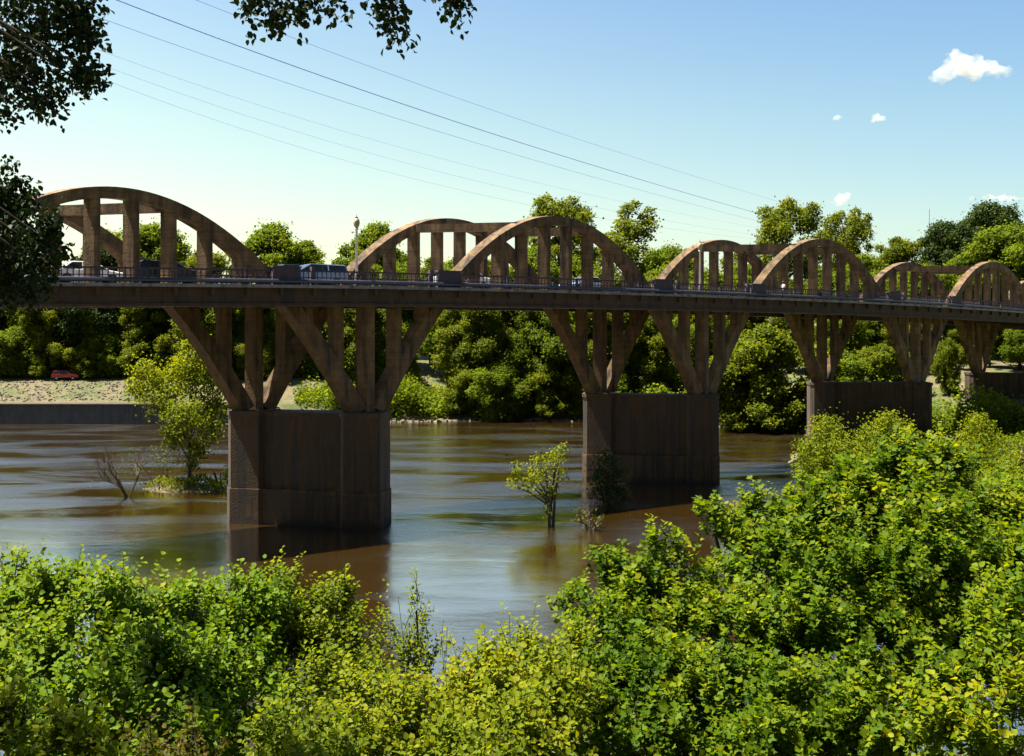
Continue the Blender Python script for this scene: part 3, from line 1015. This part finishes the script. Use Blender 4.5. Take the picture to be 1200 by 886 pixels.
gxx = rng.uniform(-37, -25, 5000); gyy = rng.uniform(93, 99.5, 5000); gzz = height(gxx, gyy); k_ = gzz > .12
gxx, gyy, gzz = gxx[k_], gyy[k_], gzz[k_]
o = leaves('grass', np.stack([gxx, gyy, gzz + rng.uniform(0, .55, len(gxx)) ** 1.5], 1), rdir(len(gxx)) * .6 + np.array((0, 0, .8)), rdir(len(gxx)) + np.array((0, 0, .6)), rng.uniform(.15, .4, len(gxx)), M['leaf_river'], width=.4)
o['kind'] = 'stuff'; o['label'] = 'yellow green grass on the little river shoal'
qx = rng.uniform(29, 75, 60000); qy = rng.uniform(84, 132, 60000); qz = height(qx, qy); k_ = qz > .35
qx, qy, qz = qx[k_], qy[k_], qz[k_]
o = leaves('undergrowth', np.stack([qx, qy, qz + rng.random(len(qx)) ** 1.4 * (1.1 + .9 * np.sin(qx * .9) * np.cos(qy * .7))], 1), rdir(len(qx)), unit(rng.normal(0, .6, (len(qx), 3)) + np.array((0, 0, .8))), .36 * rng.uniform(.5, 1.3, len(qx)), M['leaf_far'], width=.8)
o['kind'] = 'stuff'; o['label'] = 'weedy green growth on the bank under the right end of the bridge'
# bare shrubs
def bare(base, L, dirs, label, r=.09, depth=4, cat='shrub', leaf=0):
    t = thing('bare_shrub', label, cat, base)
    mb = MB(); tips = []
    for d in dirs:
        branches(mb, (0, 0, -.4), d, L, r, depth, .42, 3, .1, tips)
    mb.build('branches', M['deadwood'], t)
    if leaf:
        P = np.repeat(np.array([p for p, _ in tips]), leaf, 0) + rng.normal(0, .25, (len(tips) * leaf, 3))
        leaves('leaves', P, rdir(len(P)), unit(rng.normal(0, .6, P.shape) + (0, 0, .7)), .17, M['leaf_far'], t)
    return t


bare((-34.2, 91.2, 0), 2.2, [(-.1, 0, 1), (-.5, .1, .9), (.3, .1, 1)], 'dark bare branched shrub standing in the river by shoal', .13, 4)
bare((-32.6, 94.5, 0), 1.7, [(.1, 0, 1), (.4, .2, .8), (-.3, .2, .8)], 'thin twiggy brown shrub between the bare shrub and shoal tree', .05, 4, leaf=1)
bare((5.8, 76.5, -.1), .9, [(.05, 0, 1), (.3, 0, .8), (-.3, .1, .7)], 'broken brown snag with twigs beside the sapling before second pier', .12, 3, leaf=1)
bare((48.5, 98, 1.1), 1.5, [(0, 0, 1), (.4, 0, .8), (-.4, .1, .8), (.2, .3, .9)], 'grey leafless twiggy shrub at right edge before fourth pier', .06, 4)


# ------------------------------------------------------------------ foreground bushes built from shoots
def shoot_bush(name, lobes, lm, label, cat, leaf=.11, dens=1.0, shape='ovate', upright=.8, shootlen=.38, nl=11, ground=None, stemr=.035, tintmu=.42):
    """lobes: (px, py, dist, rpx). Every lobe carries leafy shoots; stems rise from the ground to the lobes"""
    L3 = [(S(px, py + 13, d), r / F * d) for px, py, d, r in lobes]
    cen = np.mean([c for c, _ in L3], 0)
    if ground is None:
        ground = cen[:2]
    gz = H(*ground)
    base = np.array((*ground, gz))
    t = thing(name, label, cat, base)
    P, D, N, T = [], [], [], []
    mb = MB()
    # main stems
    for c, r in L3:
        midp = base + (c - base) * .55 + rng.normal(0, .12, 3)
        midp[2] = base[2] + (c[2] - base[2]) * .5
        mb.tube([base + rng.normal(0, .08, 3) * (1, 1, 0) - (0, 0, .2), midp, c + (0, 0, -r * .2)], [stemr * 1.5, stemr, stemr * .4], 5, caps=False)
    for c, r in L3:
        n = int(dens * 185 * (r / .6) ** 2 * (.38 / shootlen))
        n = max(n, 6)
        d = unit(rdir(n) + np.array((0, 0, .22)))
        wob = 1 + .2 * np.sin(d[:, 0] * 6 + c[0] * 5) + .15 * np.sin(d[:, 1] * 8 + c[2] * 4)
        kc = max(3, int(10 * (r / .6) ** 2))          # shoots gather in tufts round the branch ends
        td = unit(rdir(kc) + np.array((0, 0, .3)))
        tuft = c + td * (r * (.45 + .5 * rng.random(kc) ** .6))[:, None]
        ti = rng.integers(0, kc, n)
        st = tuft[ti] + rng.normal(0, .06 + .05 * r, (n, 3))
        loose = rng.random(n) < .16
        st[loose] = (c + d * (r * wob * (rng.random(n) ** .45) * .95)[:, None])[loose]
        d = unit(st - c)
        sd = unit(d * .75 + np.array((0, 0, upright)) + rng.normal(0, .28, (n, 3)))
        sl = shootlen * rng.uniform(.55, 1.25, n) * min(1, .5 + r)
        nlead = 3                                     # a few leaders stand out above the rest
        st[:nlead] = c + np.array((0, 0, r * .7)) + rng.normal(0, r * .33, (nlead, 3)) * (1, 1, .4)
        sd[:nlead] = unit(np.array((0, 0, 1)) + rng.normal(0, .25, (nlead, 3)))
        sl[:nlead] = shootlen * rng.uniform(1.2, 1.9, nlead) * min(1, .5 + r)
        lt = tintmu + rng.normal(0, .08)
        # leaves spiralling along each shoot
        for i in range(nl):
            f = (i + .6) / nl
            ang = i * 2.4 + rng.random(n) * .8
            u = unit(np.cross(sd, np.array((.3, .7, .2)))); w = np.cross(sd, u)
            ld = u * np.cos(ang)[:, None] + w * np.sin(ang)[:, None]
            droop = sd * (.25 + .6 * f) + np.array((0, 0, -.15))
            dirl = unit(ld + droop)
            pos = st + sd * (sl * f)[:, None] + ld * .012
            P.append(pos); D.append(dirl)
            N.append(unit(sd * .7 + np.array((0, 0, .5)) + rng.normal(0, .5, (n, 3))))
            T.append(np.clip(lt + .42 * (f - .5) + rng.normal(0, .14, n), 0, 1))
        for a_, b_ in list(zip(st, st + sd * sl[:, None]))[::2]:
            mb.tube([a_, b_], [.006, .003], 3, caps=False)
    mb.build('stems', M['bark'], t, off=base)
    P, D, N, T = map(np.concatenate, (P, D, N, T))
    lo = leaf * rng.uniform(.36, .95, len(P))
    leaves('foliage', P, D, N, lo, lm, t, T, shape, .95, off=base)
    return t


shoot_bush('leafy_bush', [(15, 743, 13, 70), (75, 738, 12.6, 62), (125, 753, 12.3, 70), (185, 763, 12.8, 62), (40, 808, 11.6, 80), (130, 818, 11.4, 80), (205, 823, 11.6, 70),
                          (60, 690, 13.2, 26), (112, 690, 13, 24), (20, 690, 13.2, 24), (150, 708, 13, 22), (-60, 778, 12.5, 90), (65, 868, 10.8, 70), (190, 878, 10.6, 55)],
           M['leaf_green'], 'big dark green leafy bush filling the lower left corner', 'bush', .105, 1.0, 'ovate', ground=(-4.8, 14))
shoot_bush('leafy_bush', [(240, 733, 13.6, 38), (285, 723, 13.8, 42), (265, 773, 13, 58), (250, 828, 12.2, 62), (300, 718, 13.8, 40), (225, 713, 13.6, 26), (320, 708, 13.9, 22), (290, 868, 11.5, 50)],
           M['leaf_green'], 'deep green bush between the lower left bush and the yellowish shrub', 'bush', .10, 1.0, 'ovate', ground=(-4.0, 15), tintmu=.38)
shoot_bush('fine_leaved_shrub', [(345, 720, 14.6, 42), (385, 735, 14.8, 40), (360, 775, 14.2, 52), (405, 790, 14.2, 44), (395, 710, 14.9, 26), (330, 770, 14, 40), (370, 830, 13, 50), (425, 830, 13.2, 40)],
           M['leaf_yellow'], 'fine leaved olive yellow shrub overlapping the water below first pier', 'shrub', .09, 1.25, 'ovate', nl=13, ground=(-2.8, 17), tintmu=.36)
shoot_bush('leafy_shrub', [(345, 850, 10, 44), (375, 875, 9.6, 36), (315, 880, 9.6, 36)], M['leaf_yellow'],
           'low rounded bright green shrub at bottom edge left of the centre', 'shrub', .08, 1.3, 'ovate', shootlen=.28, ground=(-2.1, 10.5), tintmu=.34)
shoot_bush('leafy_shrub', [(20, 872, 8.6, 50), (85, 880, 8.4, 46), (-40, 870, 8.6, 50)], M['leaf_yellow'],
           'yellow green shrub hugging the bottom left corner', 'shrub', .085, 1.3, 'ovate', shootlen=.3, ground=(-3.8, 9))
shoot_bush('rusty_shrub', [(185, 878, 8.6, 34), (225, 876, 8.8, 26)], M['leaf_rust'],
           'small rusty tipped shrub at the bottom edge below deep green bush', 'shrub', .06, 1.0, 'ovate', shootlen=.28, ground=(-2.8, 9.2))
shoot_bush('sapling', [(488, 700, 14.2, 14), (480, 735, 14.2, 22), (455, 760, 14.4, 34), (505, 765, 14.2, 32), (475, 800, 14, 46), (430, 770, 14.6, 22), (520, 800, 13.8, 34)],
           M['leaf_yellow'], 'thin airy sapling with one tall wispy tip at centre bottom', 'sapling', .075, .55, 'ovate', 1.3, .42, 9, ground=(-1.45, 16), tintmu=.45)
shoot_bush('leafy_shrub', [(560, 800, 13.4, 36), (600, 790, 13.6, 44), (645, 785, 13.8, 44), (590, 840, 12.6, 60), (640, 840, 12.4, 60), (540, 850, 12.2, 50), (610, 880, 11.5, 60), (680, 790, 14, 40)],
           M['leaf_yellow'], 'wide yellow green shrub at bottom between the sapling and the pointed tree', 'shrub', .10, 1.3, 'ovate', .9, ground=(.2, 15), tintmu=.5)
shoot_bush('leafy_shrub', [(440, 850, 11.6, 50), (490, 870, 11.2, 55), (540, 890, 10.8, 50), (415, 880, 11, 40)],
           M['leaf_yellow'], 'low yellow green shrub at the bottom edge beneath the sapling', 'shrub', .09, 1.3, 'ovate', .9, ground=(-1.1, 12), tintmu=.42)
shoot_bush('pointed_tree', [(772, 640, 15.2, 18), (765, 668, 15.2, 30), (745, 690, 15.2, 38), (790, 690, 15, 36), (712, 705, 15.3, 34), (815, 690, 15, 28), (680, 705, 15.5, 20),
                            (760, 740, 14.8, 64), (715, 765, 14.4, 54), (805, 755, 14.4, 56), (740, 810, 13.6, 64), (790, 830, 13.2, 70), (695, 810, 13.6, 46), (740, 870, 12.6, 64), (825, 860, 12.8, 50)],
           M['leaf_maple'], 'young pointed tree right of the centre with bright tips over dark interior', 'tree', .115, 1.0, 'lobed', 1.0, ground=(2.1, 17), stemr=.05)
shoot_bush('maple_tree', [(838, 610, 16.4, 18), (860, 630, 16.2, 28), (885, 605, 16.2, 28), (915, 630, 16, 40), (945, 605, 16.4, 34), (975, 585, 16.6, 36), (1010, 580, 16.8, 40), (1050, 565, 17, 38),
                          (1085, 555, 17, 36), (1120, 565, 17, 34), (1150, 610, 16.8, 50), (1190, 620, 16.6, 46), (1230, 648, 16.4, 70), (1000, 640, 16, 70), (1070, 625, 16.2, 74), (930, 678, 15.4, 66), (1010, 698, 15, 84),
                          (1100, 688, 15.4, 84), (1170, 688, 15.6, 60), (890, 748, 14.6, 62), (960, 768, 14.2, 74), (1050, 763, 14.4, 64), (1090, 738, 14.8, 60), (920, 838, 13.2, 70), (1010, 863, 12.6, 60), (870, 828, 13.2, 55), (1075, 858, 13, 56),
                          (880, 888, 12.4, 60)],
           M['leaf_maple'], 'largest broadleaf tree filling the lower right with bright shoots', 'tree', .12, 1.0, 'lobed', 1.0, ground=(5.6, 18.5), stemr=.07)
shoot_bush('leafy_bush', [(1165, 735, 12.2, 42), (1195, 780, 11.8, 54), (1140, 800, 12, 46), (1185, 850, 11, 62), (1125, 865, 11.2, 52), (1230, 740, 12, 60), (1180, 690, 12.6, 24)],
           M['leaf_maple'], 'bright bush at lower right corner in front of the largest tree', 'bush', .11, 1.0, 'ovate', .9, ground=(5.6, 13), tintmu=.55)

# trees on the spit below the bridge at right
def spit_tree(lst, d, base, label, dark=False):
    return river_tree('bank_tree', base, 6, SL_(lst, d, .8), .24, 290, M['leaf_river'] if not dark else M['leaf_far'], label, 'tree', 2)


spit_tree([(968, 505, 22), (955, 530, 24), (985, 530, 24), (965, 555, 26), (990, 560, 24), (945, 555, 18)], 95, (29.5, 95.5, H(29.5, 95.5)), 'yellow green bank tree under the left end of third pier')
spit_tree([(1040, 495, 16), (1025, 515, 26), (1055, 515, 26), (1035, 540, 32), (1065, 540, 26), (1010, 545, 20)], 98, (36, 98, H(36, 98)), 'yellow green bank tree with peaked crown before the third pier')
spit_tree([(1146, 498, 17), (1135, 515, 18), (1158, 515, 18), (1146, 530, 20)], 100, (45.5, 100, H(45.5, 100)), 'small round bank tree under the fourth arch at right')
spit_tree([(1185, 548, 18), (1205, 545, 22), (1172, 560, 14)], 92, (45.4, 92, H(45.4, 92)), 'low olive bank bush at right edge below grey twiggy shrub')

# ------------------------------------------------------------------ overhanging oak at the left
def oak():
    base = np.array((-10.5, 3.2, H(-10.5, 3.2)))
    t = thing('oak_tree', 'dark overhanging tree whose shaded leaf sprays frame the upper left', 'tree', base)
    cl = [(60, 15, 9.2, 62), (20, 45, 9.3, 60), (95, 30, 9.0, 36), (70, 75, 9.1, 40), (98, 98, 9.0, 28), (60, 112, 9.1, 30), (25, 105, 9.3, 34), (108, 85, 8.9, 20), (-30, 80, 9.5, 60), (85, 5, 9, 45), (-5, 135, 9.4, 16),
          (10, 265, 11.2, 52), (38, 285, 11.0, 36), (60, 285, 10.9, 22), (15, 320, 11.2, 40), (-20, 300, 11.4, 60), (5, 222, 11.3, 30), (45, 312, 11, 24), (-30, 230, 11.4, 40),
          (300, 8, 8.2, 22), (330, 0, 8.2, 34), (352, 12, 8.2, 22), (385, 0, 8.2, 20), (318, 25, 8.2, 10), (448, 8, 8.0, 20), (462, 30, 8.0, 16), (478, 44, 8.0, 12), (455, -10, 8, 26), (535, 5, 8.3, 14), (548, -8, 8.3, 20), (530, 20, 8.3, 7)]
    P, D, N, T = [], [], [], []
    mb = MB()
    trunk_top = base + np.array((.8, 1.2, 6.5))
    mb.tube([base - (0, 0, .5), base + (0.2, .3, 3), trunk_top, trunk_top + (.3, .5, 4)], [.55, .42, .36, .2], 10)
    bulk = []  # unseen crown mass added out of frame to shade the visible sprays
    for _ in range(70):
        q = np.array((rng.uniform(-11.5, -4.5), rng.uniform(2.5, 9.5), rng.uniform(18.8, 25)))
        bulk.append((q, rng.uniform(.6, 1.0)))
    for _ in range(22):                       # the limb that runs above the frame
        f = rng.random()
        bulk.append((np.array((-5 + 5.2 * f, 7.5 + rng.normal(0, .5), 18.9 + rng.uniform(0, 1.0))), rng.uniform(.35, .55)))
    l3 = [(S(px, py, d), r / F * d) for px, py, d, r in cl]
    for c, r in l3:
        j = trunk_top + np.array((1.0, .8, rng.uniform(0, 3.5)))
        tgt = c
        if c[2] > 17 and c[0] > -3:
            j = np.array((c[0] - .3, 7.5, 18.8))
        mb.tube([j, (j + tgt) / 2 + (0, 0, .25), tgt], [.05, .03, .008], 5, caps=False)
    mb.tube([trunk_top + (0, 0, 2), (-6.5, 6.5, 18.7), (-2.5, 7.6, 19.1), (.4, 7.6, 19.2)], [.2, .14, .09, .03], 7)
    for q, r in bulk[:70:3]:
        mb.tube([trunk_top + (0, 0, rng.uniform(0, 4)), (trunk_top + q) / 2 + (0, 0, 1), q], [.1, .06, .02], 5, caps=False)
    for c, r in l3 + bulk:
        near = r < .58 or c[2] < 18
        n = int((900 if c[1] > 10.5 else 520 if near else 380) * (r / .4) ** 2 * (1.0 if near else .45)) + 25
        d = rdir(n)
        if near:                              # leaf sprays: clusters round a few twig ends
            kc = max(4, int(26 * (r / .4) ** 2)); tw = c + rdir(kc) * (r * rng.random(kc) ** .45)[:, None]
            p = tw[rng.integers(0, kc, n)] + rng.normal(0, .055, (n, 3)) * np.array((1, 1, 1.2))
        else:
            p = c + d * (r * rng.random(n) ** .5)[:, None]
        P.append(p); D.append(unit(d * .6 + np.array((0, 0, -.5)) + rng.normal(0, .5, (n, 3)))); N.append(unit(rng.normal(0, .6, (n, 3)) + np.array((0, 0, .7))))
        T.append(np.clip(rng.normal(.45, .2, n), 0, 1))
    mb.build('trunk', M['bark'], t, off=base)
    P, D, N, T = map(np.concatenate, (P, D, N, T))
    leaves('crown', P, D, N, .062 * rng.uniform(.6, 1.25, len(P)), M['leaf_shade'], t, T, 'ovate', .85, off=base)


oak()

# ------------------------------------------------------------------ clouds
m, nt, p = mat('cloud_vapour')
nt.nodes.remove(p)
pv = nt.nodes.new('ShaderNodeVolumePrincipled')
pv.inputs['Color'].default_value = (.82, .81, .775, 1)
pv.inputs['Anisotropy'].default_value = .3
nz = noise(nt, coords(nt), .035, 4, .6)
dn = ramp(nt, nz, [(.36, (0, 0, 0)), (.62, (.035, .035, .035))])
nt.links.new(dn, pv.inputs['Density'])
nt.links.new(pv.outputs[0], nt.nodes['Material Output'].inputs['Volume'])
M['cloud'] = m
m2, nt, p = mat('cloud_white')
p.inputs['Base Color'].default_value = (.9, .9, .9, 1)
p.inputs['Roughness'].default_value = 1


def cloud(lst, d, label, flat=.8):
    bm = bmesh.new()
    c0 = S(lst[0][0], lst[0][1], d)
    more = []
    for px, py, r in lst:
        more.append((px, py, r))
        for _ in range(7):
            a, q_ = rng.random() * 6.28, rng.uniform(.3, 1.1)
            more.append((px + r * 1.25 * q_ * math.cos(a), py + r * .7 * q_ * math.sin(a), r * rng.uniform(.25, .6)))
    for px, py, r in more:
        q = S(px, py, d + rng.normal(0, r / F * d * .5)) - c0
        rr = r / F * d * .9
        mt = Matrix.Translation(q) @ Matrix.Diagonal((rr, rr, rr * flat, 1))
        bmesh.ops.create_icosphere(bm, subdivisions=3, radius=1, matrix=mt)
    me = bpy.data.meshes.new('cloud'); bm.to_mesh(me); bm.free()
    me.materials.append(M['cloud'])
    o = link(bpy.data.objects.new('cloud', me)); o.location = c0
    rm = o.modifiers.new('join', 'REMESH'); rm.mode = 'VOXEL'; rm.voxel_size = d / F * 1.6
    tx = bpy.data.textures.new('cloud_lumps', 'CLOUDS'); tx.noise_scale = d / F * 11; tx.noise_depth = 3
    dp = o.modifiers.new('lumps', 'DISPLACE'); dp.texture = tx; dp.strength = d / F * 9; dp.mid_level = .6
    tag(o, label, 'cloud')
    return o


CD = 2600
cloud([(1128, 76, 18), (1108, 86, 14), (1146, 80, 16), (1166, 82, 12), (1120, 64, 9), (1180, 82, 7), (1140, 88, 13), (1096, 92, 7), (1157, 74, 8)], CD, 'largest bright white puffy cloud at upper right', .8)
cloud([(1029, 138, 8), (1036, 141, 5), (1023, 135, 4)], CD, 'small white cloud puff below and left of the largest cloud', .7)
cloud([(984, 137, 5), (989, 138, 4), (979, 138, 3)], CD, 'tiniest cloud puff left of the small white one', .6)
cloud([(x, 232 + .8 * math.sin(x), 5.5 + 2 * math.sin(x * .13)) for x in range(1142, 1224, 6)], CD * 1.3, 'flat long cloud low over trees at right edge', .6)
cloud([(988, 231, 9), (984, 238, 7), (994, 228, 5)], CD * 1.3, 'faint low cloud just above the airy tree', .8)

# ------------------------------------------------------------------ world, sun, camera
SUN_H = np.array((-.447, .048)); EL = math.atan2(1, np.linalg.norm(SUN_H)); AZ = math.atan2(SUN_H[0], SUN_H[1])
w = bpy.data.worlds.new('World'); SC.world = w; w.use_nodes = True
nt = w.node_tree
sky = nt.nodes.new('ShaderNodeTexSky')
sky.sky_type = 'NISHITA'; sky.sun_disc = False
sky.sun_elevation = EL; sky.sun_rotation = AZ
sky.air_density = 1.0; sky.dust_density = 1.0; sky.ozone_density = 1.0
tcn = nt.nodes.new('ShaderNodeTexCoord'); sep = nt.nodes.new('ShaderNodeSeparateXYZ')
nt.links.new(tcn.outputs['Generated'], sep.inputs[0])
low = ramp(nt, sep.outputs[2], [(0, (1.18, 1.06, .76)), (.10, (1.30, 1.15, .80)), (.2, (1.22, 1.18, .88)), (.33, (1.02, 1.08, 1.0)), (.6, (.88, .95, 1.0))])
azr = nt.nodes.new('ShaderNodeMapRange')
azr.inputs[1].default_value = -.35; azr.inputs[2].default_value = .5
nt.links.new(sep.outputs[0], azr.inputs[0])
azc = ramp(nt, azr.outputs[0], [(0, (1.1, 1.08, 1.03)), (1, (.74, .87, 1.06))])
bkr = nt.nodes.new('ShaderNodeMapRange')          # sky behind the camera darkened to cut fill on the bridge's near faces
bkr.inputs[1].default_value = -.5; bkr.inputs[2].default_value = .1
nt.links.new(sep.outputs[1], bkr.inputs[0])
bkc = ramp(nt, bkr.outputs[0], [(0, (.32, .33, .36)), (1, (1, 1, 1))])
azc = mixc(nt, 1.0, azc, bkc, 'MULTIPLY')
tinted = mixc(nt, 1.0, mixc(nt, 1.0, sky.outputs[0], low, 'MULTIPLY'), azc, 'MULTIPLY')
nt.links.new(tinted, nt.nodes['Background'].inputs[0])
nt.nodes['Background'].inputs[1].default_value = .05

ld = bpy.data.lights.new('sun', 'SUN'); ld.energy = 5.0; ld.angle = math.radians(.5); ld.color = (1, .93, .80)
lo = link(bpy.data.objects.new('sun', ld))
dv = Vector((SUN_H[0], SUN_H[1], 1)).normalized()
lo.rotation_euler = dv.to_track_quat('Z', 'Y').to_euler()
lo.location = (-40, 10, 120)

cd = bpy.data.cameras.new('camera')
cd.sensor_width = 36; cd.lens = 36.0; cd.shift_y = -(443 - HY) / 1200
cd.clip_end = 20000; cd.clip_start = .1
co = link(bpy.data.objects.new('camera', cd))
co.location = (0, 0, CAM_H); co.rotation_euler = (math.pi / 2, 0, 0)
SC.camera = co
SC.view_settings.view_transform = 'Standard'
SC.view_settings.look = 'None'
SC.view_settings.gamma = 1
SC.view_settings.use_curve_mapping = False
SC.view_settings.exposure = 1.9
SC.cycles.max_bounces = 8
SC.cycles.transparent_max_bounces = 8
SC.cycles.volume_bounces = 4
SC.cycles.use_denoising = True
SC.cycles.caustics_reflective = False
SC.cycles.caustics_refractive = False
